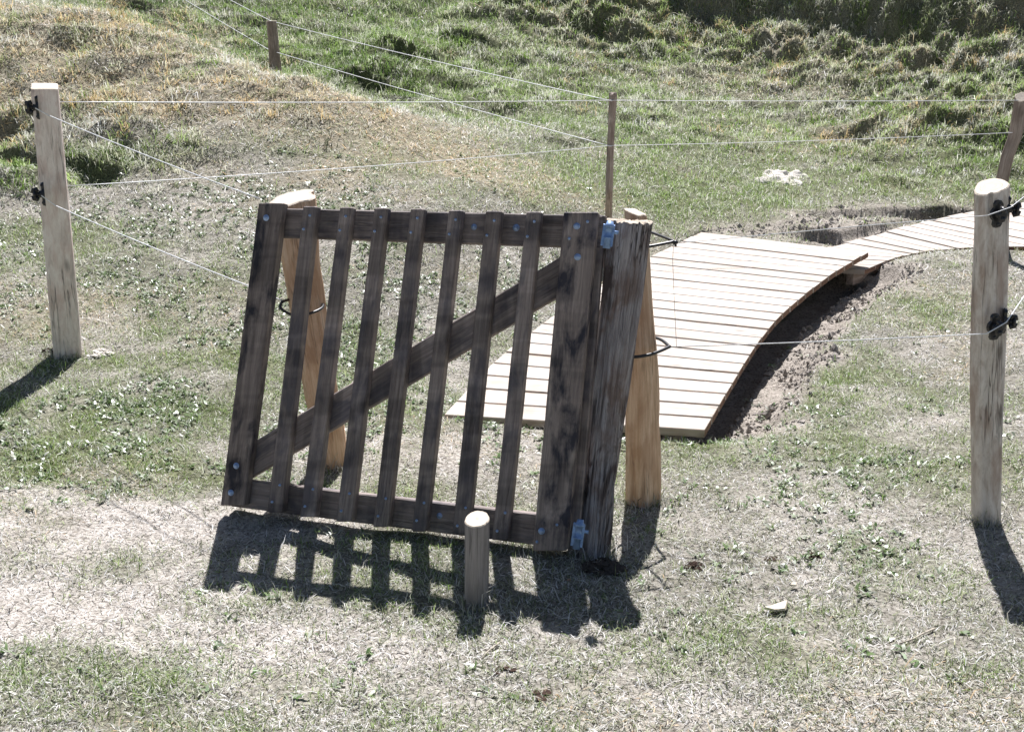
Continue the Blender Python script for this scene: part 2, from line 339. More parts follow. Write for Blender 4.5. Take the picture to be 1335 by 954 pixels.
M['post'] = wood('pale peeled timber', (.38, .31, .26), (.70, .64, .58), (.84, .79, .74), stain=(.40, .29, .23), stain_amt=.7, across=26, along=11, crack=.8, rough=.7)
M['sawn'] = wood('pale sawn timber', (.48, .40, .36), (.72, .64, .59), (.84, .78, .73), stain=(.58, .43, .38), stain_amt=.6, across=30, along=10, crack=.8, rough=.7)
M['brownpost'] = wood('brown weathered timber', (.20, .155, .13), (.38, .31, .265), (.54, .46, .40), stain=(.12, .085, .065), stain_amt=.5, across=40)
M['stub'] = wood('grey brown peeled timber', (.17, .15, .145), (.28, .255, .25), (.38, .35, .34), stain=(.16, .14, .13), stain_amt=.4, across=36)
M['cut'] = wood('pale end grain', (.52, .43, .33), (.66, .57, .46), (.74, .66, .56), across=8, along=8, knots=False, bump=.3)
M['deck'] = wood('pale deck boards', (.33, .275, .22), (.44, .39, .34), (.51, .47, .42), stain=(.40, .31, .24), stain_amt=.6, tone=(.84, 1.12), across=24, along=2.5, rough=.6, bump=.25)
_m = M['deck']; ns, ls = _m.node_tree.nodes, _m.node_tree.links; _b = ns['Principled BSDF']; _src = _b.inputs['Base Color'].links[0].from_socket
_g = ns.new('ShaderNodeNewGeometry'); _nz = noise(ns, ls, _g.outputs['Position'], 2.6, 6, .68, .4); _r = ramp(ns, [(.47, (0, 0, 0)), (.72, (.75, .75, .75))]); ls.new(_nz, _r.inputs[0])
ls.new(mixc(ns, ls, _src, (.30, .255, .21), _r.outputs[0]), _b.inputs['Base Color'])
M['deckside'] = wood('reddish sawn board edge', (.16, .085, .055), (.25, .14, .09), (.33, .2, .13), across=40, knots=False)
def plain(name, c, rough=.5, metal=0, bump=0, spec=.5):
    m, ns, ls, b = mat(name)
    tc = N(ns, 'ShaderNodeTexCoord'); g = noise(ns, ls, tc.outputs['Object'], 60, 5)
    r = ramp(ns, [(.3, tuple(x * .7 for x in c)), (.7, tuple(min(1, x * 1.2) for x in c))]); ls.new(g, r.inputs[0]); ls.new(r.outputs[0], b.inputs['Base Color'])
    b.inputs['Roughness'].default_value = rough; b.inputs['Metallic'].default_value = metal; b.inputs['Specular IOR Level'].default_value = spec
    if bump:
        bp = N(ns, 'ShaderNodeBump'); bp.inputs['Strength'].default_value = bump; bp.inputs['Distance'].default_value = .01; ls.new(g, bp.inputs['Height']); ls.new(bp.outputs[0], b.inputs['Normal'])
    return m
M['galv'] = plain('galvanised steel', (.24, .37, .62), .45, .35)
M['boltm'] = plain('galvanised bolt head', (.34, .46, .70), .42, .35)
M['plastic'] = plain('black plastic', (.018, .018, .020), .35)
M['hose'] = plain('black rubber hose', (.02, .02, .022), .4)
M['wire'] = plain('white fence cord', (.82, .83, .85), .5)
M['wiregrey'] = plain('grey steel wire', (.30, .31, .33), .45, .5)
M['soil'] = plain('dark dry dung and soil', (.055, .036, .028), .95, 0, .9, .1)
M['twig'] = plain('dry twig', (.42, .37, .30), .8)
M['chip'] = plain('pale wood chip', (.55, .48, .37), .7)
M['stone'] = plain('orange stone', (.62, .36, .24), .7, 0, .4)
M['darksoil'] = plain('dark damp soil', (.075, .062, .054), .95, 0, .9, .1)
M['dug'] = plain('dug sandy soil', (.33, .30, .27), .95, 0, .8, .1)
M['limesand'] = plain('pale dug sand', (.62, .58, .52), .95, 0, .8, .1)
# ground sheet
m, ns, ls, b = mat('earth and matted turf'); M['ground'] = m
a = N(ns, 'ShaderNodeAttribute', attribute_name='tint'); geo = N(ns, 'ShaderNodeNewGeometry')
n1 = noise(ns, ls, geo.outputs['Position'], 75, 5, .7, .4); n2 = noise(ns, ls, geo.outputs['Position'], 14, 5, .65)
r = ramp(ns, [(.36, (.34, .31, .28)), (.5, (.95, .93, .90)), (.66, (1.28, 1.25, 1.2))]); ls.new(n1, r.inputs[0])
c = mixc(ns, ls, a.outputs['Color'], r.outputs[0], 1.0, 'MULTIPLY')
r2 = ramp(ns, [(.3, (.72, .72, .70)), (.65, (1.12, 1.12, 1.12))]); ls.new(n2, r2.inputs[0])
c = mixc(ns, ls, c, r2.outputs[0], 1.0, 'MULTIPLY')
ls.new(c, b.inputs['Base Color']); b.inputs['Roughness'].default_value = .95; b.inputs['Specular IOR Level'].default_value = .1
bp = N(ns, 'ShaderNodeBump'); bp.inputs['Strength'].default_value = 1.0; bp.inputs['Distance'].default_value = .012
ad = N(ns, 'ShaderNodeMath', operation='MULTIPLY_ADD'); ls.new(n2, ad.inputs[0]); ad.inputs[1].default_value = 1.5; ls.new(n1, ad.inputs[2])
ls.new(ad.outputs[0], bp.inputs['Height']); ls.new(bp.outputs[0], b.inputs['Normal'])
# blades / leaves
def blade_mat(name, rough, spec, transl):
    m, ns, ls, b = mat(name)
    a = N(ns, 'ShaderNodeAttribute', attribute_name='tint')
    ls.new(a.outputs['Color'], b.inputs['Base Color']); b.inputs['Roughness'].default_value = rough; b.inputs['Specular IOR Level'].default_value = spec
    t = N(ns, 'ShaderNodeBsdfTranslucent'); ls.new(a.outputs['Color'], t.inputs['Color'])
    mx = N(ns, 'ShaderNodeMixShader'); mx.inputs[0].default_value = transl
    ls.new(b.outputs[0], mx.inputs[1]); ls.new(t.outputs[0], mx.inputs[2])
    out = [n for n in ns if n.type == 'OUTPUT_MATERIAL'][0]; ls.new(mx.outputs[0], out.inputs['Surface'])
    return m
M['blade'] = blade_mat('grass blade', .5, .35, .40)
M['leaf'] = blade_mat('waxy leaf', .36, .6, .2)

# ------------------------------------------------------------ object helpers
def tag(o, label=None, cat=None, group=None, kind=None):
    if label: o['label'] = label
    if cat: o['category'] = cat
    if group: o['group'] = group
    if kind: o['kind'] = kind
    return o
def empty(name, loc, label, cat, group=None):
    o = bpy.data.objects.new(name, None); COL.objects.link(o); o.location = loc; o.empty_display_size = .1
    return tag(o, label, cat, group)
class MB:
    def __init__(s): s.v = []; s.f = []; s.g = []; s.m = []; s.sm = []
    def add(s, vs, fs, gs=None, mi=0, smooth=False):
        o = len(s.v); s.v += [tuple(p) for p in vs]; s.g += [tuple(q) for q in (gs or vs)]
        for f in fs: s.f.append([i + o for i in f]); s.m.append(mi); s.sm.append(smooth)
    def build(s, name, mats, parent=None, origin=None):
        o0 = Vector(parent.location) if parent else Vector(origin if origin is not None else np.mean(s.v, axis=0))
        off = o0
        if parent and parent.parent: off = o0 + Vector(parent.parent.location)
        me = bpy.data.meshes.new(name); me.from_pydata([tuple(Vector(p) - off) for p in s.v], [], s.f)
        for mm in (mats if isinstance(mats, (list, tuple)) else [mats]): me.materials.append(mm)
        me.polygons.foreach_set('material_index', s.m); me.polygons.foreach_set('use_smooth', s.sm)
        at_ = me.attributes.new('gr', 'FLOAT_VECTOR', 'POINT'); at_.data.foreach_set('vector', np.array(s.g, float).ravel())
        me.update()
        ob = bpy.data.objects.new(name, me); COL.objects.link(ob)
        if parent: ob.parent = parent
        else: ob.location = off
        return ob
def board(mb, fl0, fr0, fl1, fr1, back, seg=10, bev=.004, jit=.0012, mi=0, cap_mi=None, warp=0.0):
    """a sawn board: front-left/right edges at end 0 and end 1, back = vector to its rear face"""
    fl0, fr0, fl1, fr1, back = map(Vector, (fl0, fr0, fl1, fr1, back))
    o = Vector((random.uniform(0, 50), random.uniform(0, 50), random.uniform(0, 50)))
    vs = []; gs = []; L = ((fl1 + fr1) / 2 - (fl0 + fr0) / 2).length; th = back.length; bn = back.normalized()
    ph = random.uniform(0, 6)
    ax = ((fl1 + fr1) - (fl0 + fr0)).normalized()
    for i in range(-1, seg + 2):
        t = min(max(i / seg, 0), 1); endc = (i == -1 or i == seg + 1); b2 = bev * (1 if not endc else 1.9)
        l = fl0.lerp(fl1, t); r = fr0.lerp(fr1, t); wv = r - l; wd = wv.length; wv = wv / wd
        sh = bn * (warp * math.sin(ph + t * 4)) + wv * random.gauss(0, jit)
        l = l + sh; r = r + sh; wd2 = wd
        if not endc and i in (0,): l = l + ax * bev * .7; r = r + ax * bev * .7
        if not endc and i in (seg,): l = l - ax * bev * .7; r = r - ax * bev * .7
        i0 = 0 if not endc else bev * .7
        prof = [(b2, i0), (wd - b2, i0), (wd - i0, b2), (wd - i0, th - b2), (wd - b2, th - i0), (b2, th - i0), (i0, th - b2), (i0, b2)]
        for (a_, d_) in prof:
            vs.append(l + wv * (a_ + random.gauss(0, jit * .3)) + bn * (d_ + random.gauss(0, jit * .2)))
            gs.append((o.x + t * L, o.y + a_, o.z + d_))
    n = seg + 3; fs = []
    for i in range(n - 1):
        for k in range(8):
            k2 = (k + 1) % 8; fs.append((i * 8 + k, i * 8 + k2, (i + 1) * 8 + k2, (i + 1) * 8 + k))
    mb.add(vs, fs, gs, mi)
    g0 = [(o.x + q * .02, o.y + random.random() * .1, o.z) for q in range(8)]
    mb.add([vs[k] for k in range(8)][::-1], [tuple(range(8))], [gs[k] for k in range(8)][::-1], mi if cap_mi is None else cap_mi)
    mb.add([vs[(n - 1) * 8 + k] for k in range(8)], [tuple(range(8))], [gs[(n - 1) * 8 + k] for k in range(8)], mi if cap_mi is None else cap_mi)
def prof_round(th): return 1
def prof_square(th, p=7):
    c, s = abs(math.cos(th)), abs(math.sin(th)); return (c ** p + s ** p) ** (-1 / p)
def prof_tri(th):
    k = 2 * math.pi / 3; a = ((th + k / 2) % k) - k / 2
    return min(1.12, .62 / max(.2, math.cos(a + 0) if abs(a) < k / 2 else 1) * 1.0) if True else 1
def log(mb, pts, radii, prof=prof_round, rot=0.0, nseg=28, rings=34, rough=.03, lump=.05, slope=(0, 0), seed=0, squash=1.0, facet=0.0, crack=None, mi_cap=1, topjag=0.0, smooth=True, groove=0.0):
    """post along pts (bottom to top) with a cut top; slope tilts the cut"""
    P = [Vector(p) for p in pts]; rnd = random.Random(seed)
    d = [0]
    for i in range(1, len(P)): d.append(d[-1] + (P[i] - P[i - 1]).length)
    L = d[-1]; ax = (P[-1] - P[0]).normalized(); ex = Vector((1, 0, 0)); ex = (ex - ax * ex.dot(ax)).normalized(); ey = ax.cross(ex)
    ex, ey = ex * math.cos(rot) + ey * math.sin(rot), ey * math.cos(rot) - ex * math.sin(rot)
    vs = []; gs = []; o = Vector((rnd.uniform(0, 60), rnd.uniform(0, 60), rnd.uniform(0, 60)))
    lob = [(rnd.uniform(.3, 1), rnd.randint(2, 5), rnd.uniform(0, 6), rnd.uniform(.5, 3)) for _ in range(5)]
    for i in range(rings + 1):
        t = i / rings; s = t * L
        c = Vector([np.interp(s, d, [p[k] for p in P]) for k in range(3)])
        rr = np.interp(t, np.linspace(0, 1, len(radii)), radii)
        for k in range(nseg):
            th = 2 * math.pi * k / nseg
            q = prof(th)
            for a_, m_, p_, z_ in lob: q *= 1 + lump * .4 * a_ * math.sin(m_ * th + p_ + z_ * s * 3)
            q *= 1 + rough * (float(vnoise(th * 3 + seed * 7, s * 5 + seed, 3)) - .5) * 2 + rough * .6 * (float(vnoise(th * 9 + seed * 7, s * 3 + seed, 4)) - .5) * 2
            if groove: q *= 1 - groove * max(0, 1 - abs(float(vnoise(th * 5.5 + seed, s * 1.3 + seed, 6)) - .5) * 9) + groove * .8 * (float(vnoise(th * 14 + seed, s * 9, 7)) - .5)
            if crack and abs(th - crack) < .14: q *= .86
            x = rr * q * math.cos(th); y = rr * q * squash * math.sin(th)
            p = c + ex * x + ey * y
            if i >= rings - 2:
                f = (1, .5, .2)[rings - i]
                p = p + ax * (slope[0] * x + slope[1] * y) * f + ax * topjag * rnd.uniform(-1, 1) * (i == rings)
            vs.append(p); gs.append((o.x + s, o.y + x, o.z + y))
    fs = []
    for i in range(rings):
        for k in range(nseg):
            k2 = (k + 1) % nseg; fs.append((i * nseg + k, i * nseg + k2, (i + 1) * nseg + k2, (i + 1) * nseg + k))
    mb.add(vs, fs, gs, 0, smooth)
    top = vs[-nseg:]; tg = gs[-nseg:]; c = sum(top, Vector()) / nseg
    inner = [c.lerp(p, .93) + ax * .003 for p in top]
    allv = top + inner + [c + ax * .002]; ag = [(g[1] * 1 + 3, g[2], 0) for g in tg] + [(g[1] * .93 + 3, g[2] * .93, 0) for g in tg] + [(o.y + 3, o.z, 0)]
    cf = [(k, (k + 1) % nseg, nseg + (k + 1) % nseg, nseg + k) for k in range(nseg)] + [(nseg + k, nseg + (k + 1) % nseg, 2 * nseg) for k in range(nseg)]
    mb.add(allv, cf, ag, mi_cap)
def tube(mb, pts, r, n=6, mi=0):
    P = [Vector(p) for p in pts]; vs = []
    for i, p in enumerate(P):
        a = (P[min(i + 1, len(P) - 1)] - P[max(i - 1, 0)]).normalized()
        e = a.orthogonal().normalized() if i == 0 else (e - a * e.dot(a)).normalized()
        f = a.cross(e)
        for k in range(n):
            th = 2 * math.pi * k / n; vs.append(p + (e * math.cos(th) + f * math.sin(th)) * r)
    fs = []
    for i in range(len(P) - 1):
        for k in range(n):
            k2 = (k + 1) % n; fs.append((i * n + k, i * n + k2, (i + 1) * n + k2, (i + 1) * n + k))
    fs += [tuple(range(n))[::-1], tuple((len(P) - 1) * n + k for k in range(n))]
    mb.add(vs, fs, None, mi, True)
def lathe(mb, c, ax, prof, n=14, mi=0, smooth=True):
    c = Vector(c); ax = Vector(ax).normalized(); e = ax.orthogonal().normalized(); f = ax.cross(e); vs = []
    for (h, r) in prof:
        for k in range(n):
            th = 2 * math.pi * k / n; vs.append(c + ax * h + (e * math.cos(th) + f * math.sin(th)) * max(r, 1e-5))
    fs = []
    for i in range(len(prof) - 1):
        for k in range(n):
            k2 = (k + 1) % n; fs.append((i * n + k, i * n + k2, (i + 1) * n + k2, (i + 1) * n + k))
    mb.add(vs, fs, None, mi, smooth)
def rings_path(P, n=24, sag=0.0):
    out = []
    for a, b in zip(P[:-1], P[1:]):
        a, b = Vector(a), Vector(b)
        for i in range(n): t = i / n; p = a.lerp(b, t); p.z -= sag * 4 * t * (1 - t) * (b - a).length; out.append(p)
    out.append(Vector(P[-1])); return out

# ------------------------------------------------------------ the ground sheet
def axis(segs):
    out = [segs[0][0]]
    for a, b, s0, s1 in segs:
        x = a; L = b - a
        while x < b - 1e-6:
            t = (x - a) / L; x += s0 * (s1 / s0) ** t; out.append(min(x, b))
    return np.unique(np.round(np.array(out), 5))
ys = axis([(-150, -10, 25, 3), (-10, 1.8, 1.5, .06), (1.8, 5.5, .016, .02), (5.5, 18, .022, .045), (18, 30, .07, .5), (30, 250, .8, 25)])
xp = axis([(0, 2.6, .018, .018), (2.6, 9, .02, .06), (9, 20, .15, .8), (20, 200, 1, 25)])
xs = np.r_[-xp[::-1], xp[1:]]
XX, YY = np.meshgrid(xs, ys); nx, ny = len(xs), len(ys)
ZZ = Hfull(XX.ravel(), YY.ravel()); x, y = XX.ravel(), YY.ravel()
co = np.stack([x, y, ZZ], 1)
me = bpy.data.meshes.new('ground'); me.vertices.add(len(co)); me.vertices.foreach_set('co', co.ravel())
i0 = (np.arange(ny - 1)[:, None] * nx + np.arange(nx - 1)[None, :]).ravel()
q = np.stack([i0, i0 + 1, i0 + nx + 1, i0 + nx], 1)
me.loops.add(q.size); me.loops.foreach_set('vertex_index', q.ravel().astype(np.int32))
me.polygons.add(len(q)); me.polygons.foreach_set('loop_start', (np.arange(len(q)) * 4).astype(np.int32))
me.update(calc_edges=True); me.polygons.foreach_set('use_smooth', np.ones(len(q), bool))
W = zone_weights(x, y)
tint = sum(W[k][:, None] * np.array({'dry': (.30, .285, .265), 'bare': (.50, .47, .44), 'green': (.11, .13, .055), 'lush': (.055, .075, .025), 'straw': (.31, .275, .205), 'sand': (.36, .33, .30), 'olive': (.15, .15, .085)}[k])[None, :] for k in PAL)
ca = me.color_attributes.new('tint', 'FLOAT_COLOR', 'POINT'); ca.data.foreach_set('color', np.c_[tint, np.ones(len(tint))].astype(np.float32).ravel())
me.materials.append(M['ground'])
g = bpy.data.objects.new('ground', me); COL.objects.link(g); tag(g, 'sandy earth ground with matted turf rising to a hillside', 'ground', kind='structure')

# ------------------------------------------------------------ grass
def ribbons(name, root, az, L, w, lean, droop, tint, material, label, cat):
    """one mesh of narrow curved blades (numpy): root (n,3), az heading, lean from vertical, droop at tip"""
    n = len(root); dirx = np.cos(az); diry = np.sin(az)
    px, py = -diry, dirx
    l1 = L * .55; l2 = L * .45; a1 = lean; a2 = np.minimum(lean + droop, 2.3)
    c1 = root + np.stack([dirx * np.sin(a1) * l1, diry * np.sin(a1) * l1, np.cos(a1) * l1], 1)
    kink = rng.normal(0, .5, n); dx2 = np.cos(az + kink); dy2 = np.sin(az + kink)
    c2 = c1 + np.stack([dx2 * np.sin(a2) * l2, dy2 * np.sin(a2) * l2, np.cos(a2) * l2], 1)
    tw = rng.normal(0, .35, n)
    side = np.stack([px * np.cos(tw), py * np.cos(tw), np.sin(tw)], 1) * (w / 2)[:, None]
    V = np.empty((n, 5, 3)); V[:, 0] = root - side; V[:, 1] = root + side; V[:, 2] = c1 + side * .85; V[:, 3] = c1 - side * .85; V[:, 4] = c2
    base = np.arange(n)[:, None] * 5
    loops = np.concatenate([base + np.array([0, 1, 2, 3]), base + np.array([3, 2, 4])], 1).ravel()
    starts = (np.arange(n)[:, None] * 7 + np.array([0, 4])).ravel()
    me = bpy.data.meshes.new(name); me.vertices.add(n * 5); me.vertices.foreach_set('co', V.astype(np.float32).ravel())
    me.loops.add(len(loops)); me.loops.foreach_set('vertex_index', loops.astype(np.int32))
    me.polygons.add(len(starts)); me.polygons.foreach_set('loop_start', starts.astype(np.int32))
    me.update(calc_edges=True)
    ca = me.color_attributes.new('tint', 'FLOAT_COLOR', 'POINT')
    T = np.repeat(np.c_[tint, np.ones(n)][:, None, :], 5, 1).astype(np.float32); ca.data.foreach_set('color', T.ravel())
    me.materials.append(material)
    o = bpy.data.objects.new(name, me); COL.objects.link(o); tag(o, label, cat, kind='stuff'); return o
def not_deck(X, Y):
    return ~(inpoly(X, Y, list(D1L) + list(D1R[::-1])) | inpoly(X, Y, list(D2L) + list(D2R[::-1])))
def sample(n, y0, y1, p, margin=1.2):
    u = rng.random(n); e = 1 - p
    Y = (y0 ** e + u * (y1 ** e - y0 ** e)) ** (1 / e)
    # pdf ~ Y^-p times width -> choose X inside a width growing with Y
    X = (rng.random(n) * 2 - 1) * (Y * .50 + margin)
    return X, Y
BL = {'dry': [(.72, .70, .67), (.80, .785, .76), (.56, .54, .50), (.68, .66, .62), (.38, .375, .31), (.19, .22, .13), (.29, .32, .21), (.11, .12, .08)],
      'bare': [(.74, .715, .68), (.60, .57, .53), (.80, .78, .75), (.46, .43, .39)],
      'green': [(.15, .24, .05), (.22, .33, .085), (.28, .39, .13), (.38, .48, .20), (.62, .65, .50), (.68, .66, .58)],
      'lush': [(.09, .16, .04), (.15, .24, .07), (.23, .32, .11), (.38, .44, .25)],
      'straw': [(.66, .50, .31), (.58, .43, .25), (.70, .58, .42), (.40, .42, .25), (.68, .64, .56), (.28, .32, .17), (.66, .62, .52)],
      'sand': [(.50, .48, .42), (.28, .29, .19)],
      'olive': [(.32, .35, .18), (.48, .48, .31), (.25, .29, .13), (.64, .62, .52), (.60, .60, .50)]}
KEYS = list(PAL)
def pick(X, Y):
    W = zone_weights(X, Y); c = np.cumsum(np.stack([W[k] for k in KEYS], 1), 1)
    r_ = rng.random(len(X))[:, None]; k = np.minimum((r_ > c).sum(1), len(KEYS) - 1)
    col = np.zeros((len(X), 3))
    for j, kk in enumerate(KEYS):
        m = k == j; pal = np.array(BL[kk]); col[m] = pal[rng.integers(0, len(pal), m.sum())]
    col *= rng.uniform(.78, 1.18, (len(X), 1))
    return k, np.clip(col, 0, .8)
N1 = 1050000
X, Y = sample(N1, 1.9, 19, 1.2)
k, col = pick(X, Y)
keep = np.ones(len(X), bool)
isb = (k == KEYS.index('bare')); iss = (k == KEYS.index('sand'))
keep &= ~(isb & (rng.random(len(X)) < .45)); keep &= ~(iss & (rng.random(len(X)) < .93)); keep &= not_deck(X, Y)
clump = fbm(X * 9, Y * 9, 90, 3); keep &= rng.random(len(X)) < sstep(.25, .55, clump) * .75 + .3
X, Y, k, col = X[keep], Y[keep], k[keep], col[keep]; n = len(X)
Z = Hfull(X, Y)
isg = (k == KEYS.index('green')) | (k == KEYS.index('lush')) | (k == KEYS.index('olive'))
sc = np.maximum(1, Y / 4.5) ** .8
L = rng.gamma(6, .0042, n) * np.where(isg, 1.1, 1.05) * sc * np.where(Y > 9, 1.1, 1)
wd = rng.uniform(.0017, .0034, n) * sc * np.where(isg, .9, 1.1)
lean = np.where(isg, rng.uniform(.2, 1.25, n), rng.uniform(.85, 1.55, n)); droop = rng.uniform(.1, .8, n)
az = rng.uniform(0, 2 * np.pi, n)
ribbons('grass', np.stack([X, Y, Z - .003], 1), az, L, wd, lean, droop, col, M['blade'], 'short dry and green turf matted over the ground', 'grass')

# tussock grass on the rough slopes
NT = 8500
X, Y = sample(NT * 4, 6.5, 19, .2, 1.5); T = tuss(X, Y)
keep = (rng.random(len(X)) < T * (.55 + .45 * sstep(12, 15, Y))) & not_deck(X, Y)
X, Y = X[keep][:NT], Y[keep][:NT]; nt_ = len(X); per = 34
rad = rng.uniform(.05, .14, nt_); kk, ccol = pick(X, Y)
X2 = np.repeat(X, per) + rng.normal(0, 1, nt_ * per) * np.repeat(rad, per) * .6; Y2 = np.repeat(Y, per) + rng.normal(0, 1, nt_ * per) * np.repeat(rad, per) * .6
col = np.repeat(ccol * np.array([.95, .98, .88]), per, 0) * rng.uniform(.6, 1.25, (nt_ * per, 1)); Z2 = Hfull(X2, Y2)
away = np.arctan2(Y2 - np.repeat(Y, per), X2 - np.repeat(X, per)); down = -np.pi / 2
az = away + rng.normal(0, .5, len(X2)); f_ = rng.random(len(X2)) < .45; az[f_] = down + rng.normal(0, .6, f_.sum())
L = rng.gamma(7, .0115, len(X2)); wd = rng.uniform(.0035, .008, len(X2)); ok = not_deck(X2, Y2)
ribbons('tussock_grass', np.stack([X2, Y2, Z2 - .01], 1)[ok], az[ok], L[ok], wd[ok], rng.uniform(.2, .9, ok.sum()), rng.uniform(.4, 1.3, ok.sum()), np.clip(col[ok], 0, .7), M['blade'], 'long tufted grass hanging on the rough hillside', 'grass')

# low broad-leaved weeds
NR = 5000
X, Y = sample(NR * 5, 2.6, 9.5, .9, 1.0)
dens = .03 + .9 * blob(X, Y, hit(230, 380), 2.4, 1.7, s=8) + .3 * blob(X, Y, hit(1200, 600), 1.0, .9, s=9) + .5 * blob(X, Y, hit(120, 560), .9, .7, s=7) + .5 * blob(X, Y, hit(1060, 190), 1.3, .7, s=6)
dens *= sstep(.42, .62, fbm(X * 2.6, Y * 2.6, 95, 3)); keep = (rng.random(len(X)) < dens) & not_deck(X, Y); X, Y = X[keep][:NR], Y[keep][:NR]
per = 7; n = len(X) * per; az = np.repeat(rng.uniform(0, 6.28, len(X)), per) + np.tile(np.arange(per) * 6.283 / per, len(X)) + rng.normal(0, .3, n)
X2 = np.repeat(X, per) + rng.normal(0, .012, n); Y2 = np.repeat(Y, per) + rng.normal(0, .012, n); sc = np.maximum(1, Y2 / 6) ** .6
gcol = np.array([(.10, .17, .05), (.15, .22, .08), (.22, .28, .15), (.30, .34, .24), (.44, .45, .38)])[rng.integers(0, 5, n)]
ribbons('broadleaf_weeds', np.stack([X2, Y2, Hfull(X2, Y2) + .004], 1), az, rng.uniform(.014, .034, n) * sc, rng.uniform(.006, .012, n) * sc, rng.uniform(.7, 1.4, n), rng.uniform(.1, .6, n), gcol * rng.uniform(.8, 1.2, (n, 1)), M['leaf'], 'small glossy broad-leaved weeds low in the turf', 'weeds')

# ------------------------------------------------------------ boardwalk
def deck(root, A, B, nb, th, gap, name='decking', ragged=.0):
    top = MB()
    def pt(P, t): return Vector([np.interp(t, np.linspace(0, 1, len(P)), P[:, k]) for k in range(3)])
    for i in range(nb):
        t0, t1 = i / nb, (i + 1) / nb
        a0, a1, b0, b1 = pt(A, t0), pt(A, t1), pt(B, t0), pt(B, t1)
        ga = (a1 - a0).normalized() * gap / 2; gb = (b1 - b0).normalized() * gap / 2
        ea = (b0 - a0).normalized(); dz = Vector((0, 0, random.uniform(-.002, .002)))
        j0 = ea * random.uniform(-ragged, ragged); j1 = ea * random.uniform(-ragged, ragged) * .3
        board(top, a1 - ga + j0 + dz, a0 + ga + j0 + dz, b1 - gb + j1 + dz, b0 + gb + j1 + dz, (0, 0, -th), seg=6, bev=.003, jit=.0008, cap_mi=1)
    top.build(name, [M['deck'], M['deckside']], root)
    for f in (.14, .5, .86):
        jo = MB(); ps = []
        for t in np.linspace(.01, .985, 22): ps.append(pt(A, t).lerp(pt(B, t), f) - Vector((0, 0, th + .002)))
        for p, r_ in zip(ps[:-1], ps[1:]):
            sdv = Vector(((r_ - p).y, -(r_ - p).x, 0)).normalized() * .025
            board(jo, p - sdv, p + sdv, r_ - sdv, r_ + sdv, (0, 0, -.075), seg=1, bev=.002, jit=0)
        jo.build('joist', M['brownpost'], root)
r1 = empty('boardwalk', tuple(atz(748, 552, .0)), 'pale curved timber boardwalk section nearest the gate, raised over a trench', 'boardwalk', None)
deck(r1, D1L, D1R, 23, .036, .017)
r2 = empty('boardwalk', tuple(atz(1160, 345, .1)), 'pale timber boardwalk section curving off right behind the round post', 'boardwalk', None)
deck(r2, D2L, D2R, 17, .034, .017, ragged=.012)

# ------------------------------------------------------------ the gate
BLc = at(287, 657, 3.76); BRc = at(738, 720, 3.42); TLc = at(337, 265, 3.98)
gn = (BRc - BLc).cross(TLc - BLc).normalized()
if gn.y > 0: gn = -gn          # towards the camera
def gp(u, v, d=0.0):           # point on the gate's front plane, d metres behind it
    r_ = ray(u, v); o = Vector((0, 0, EYE)); k_ = (BLc - gn * d - o).dot(gn) / r_.dot(gn); return o + r_ * k_
hb = gp(742, 724)
gate = empty('wooden_gate', (hb.x, hb.y, hb.z), 'dark stained slatted timber gate with diagonal brace, hung askew on a leaning log', 'gate')
T1, T2 = .044, .040
def gbars(name, ul0, ur0, vt0, ul1, ur1, vb, mm, depth0=0.0, th=T1, label=None, seg=14):
    mb = MB(); board(mb, gp(ul0, vt0), gp(ur0, vt0), gp(ul1, vb), gp(ur1, vb), -gn * th, seg=seg, bev=.004, jit=.00025, warp=.0004)
    if depth0: mb.v = [tuple(Vector(p) - gn * depth0) for p in mb.v]
    o = mb.build(name, mm, gate)
    if label: o['label'] = label
    return o
gbars('stile', 337, 369, 264.5, 287, 318, 659, M['stile'], seg=16)
st = gbars('stile', 735, 779, 276.5, 694, 738, 718, M['stile'], label='broad hinge-side board with black stains', seg=16)
tops = [(396, 409, 269, 349, 366, 668), (444, 455.5, 270, 391.5, 409, 674), (489, 501.5, 271, 438.5, 457, 680), (536, 549, 272, 487, 504, 687), (586, 599, 274, 537.5, 553.5, 693), (634, 650, 275, 590, 609, 700), (687, 702, 276, 642, 660, 707)]
for i, (a_, b_, vt, c_, d_, vb) in enumerate(tops):
    if i >= 5: vb -= 3
    gbars('slat', a_ - 1, b_ + 3.0, vt, c_ - 1, d_ + 1.2, vb, M['gate'], seg=14)
def rail(name, pts, depth0, th, mm, seg=16):
    (l0, h0), (l1, h1) = pts; mb = MB()
    board(mb, gp(l0[0], l0[1], depth0), gp(h0[0], h0[1], depth0), gp(l1[0], l1[1], depth0), gp(h1[0], h1[1], depth0), -gn * th, seg=seg, bev=.004, jit=.00025, warp=.0004)
    return mb.build(name, mm, gate)
rail('top_rail', (((345, 309), (349, 271)), ((783, 324), (786, 281))), T1 + .002, T2, M['gate'])
rail('bottom_rail', (((300, 660), (305, 624)), ((742, 716), (745, 675))), T1 + .002, T2, M['gate'])
rail('brace', (((318, 628), (322, 581)), ((770, 362), (762, 316))), T1 + .003, T2 - .002, M['gate'])
rail('hinge_board', (((739, 722), (753, 724)), ((775, 279), (789, 281))), T1 + .004, .038, M['gate'])
def bolt(u, v, r_, hexa=True, name='bolt'):
    mb = MB(); c_ = gp(u, v); lathe(mb, c_ + gn * -.001, gn, [(0, r_ * 1.5), (.002, r_ * 1.5), (.0022, r_), (.007, r_ * .95), (.009, r_ * .5), (.009, 0)], 12)
    mb.build(name, M['boltm'], gate)
for u, v in ((347, 284), (308, 607), (301, 642), (752, 295), (753, 335), (706, 692)): bolt(u, v, .0075)
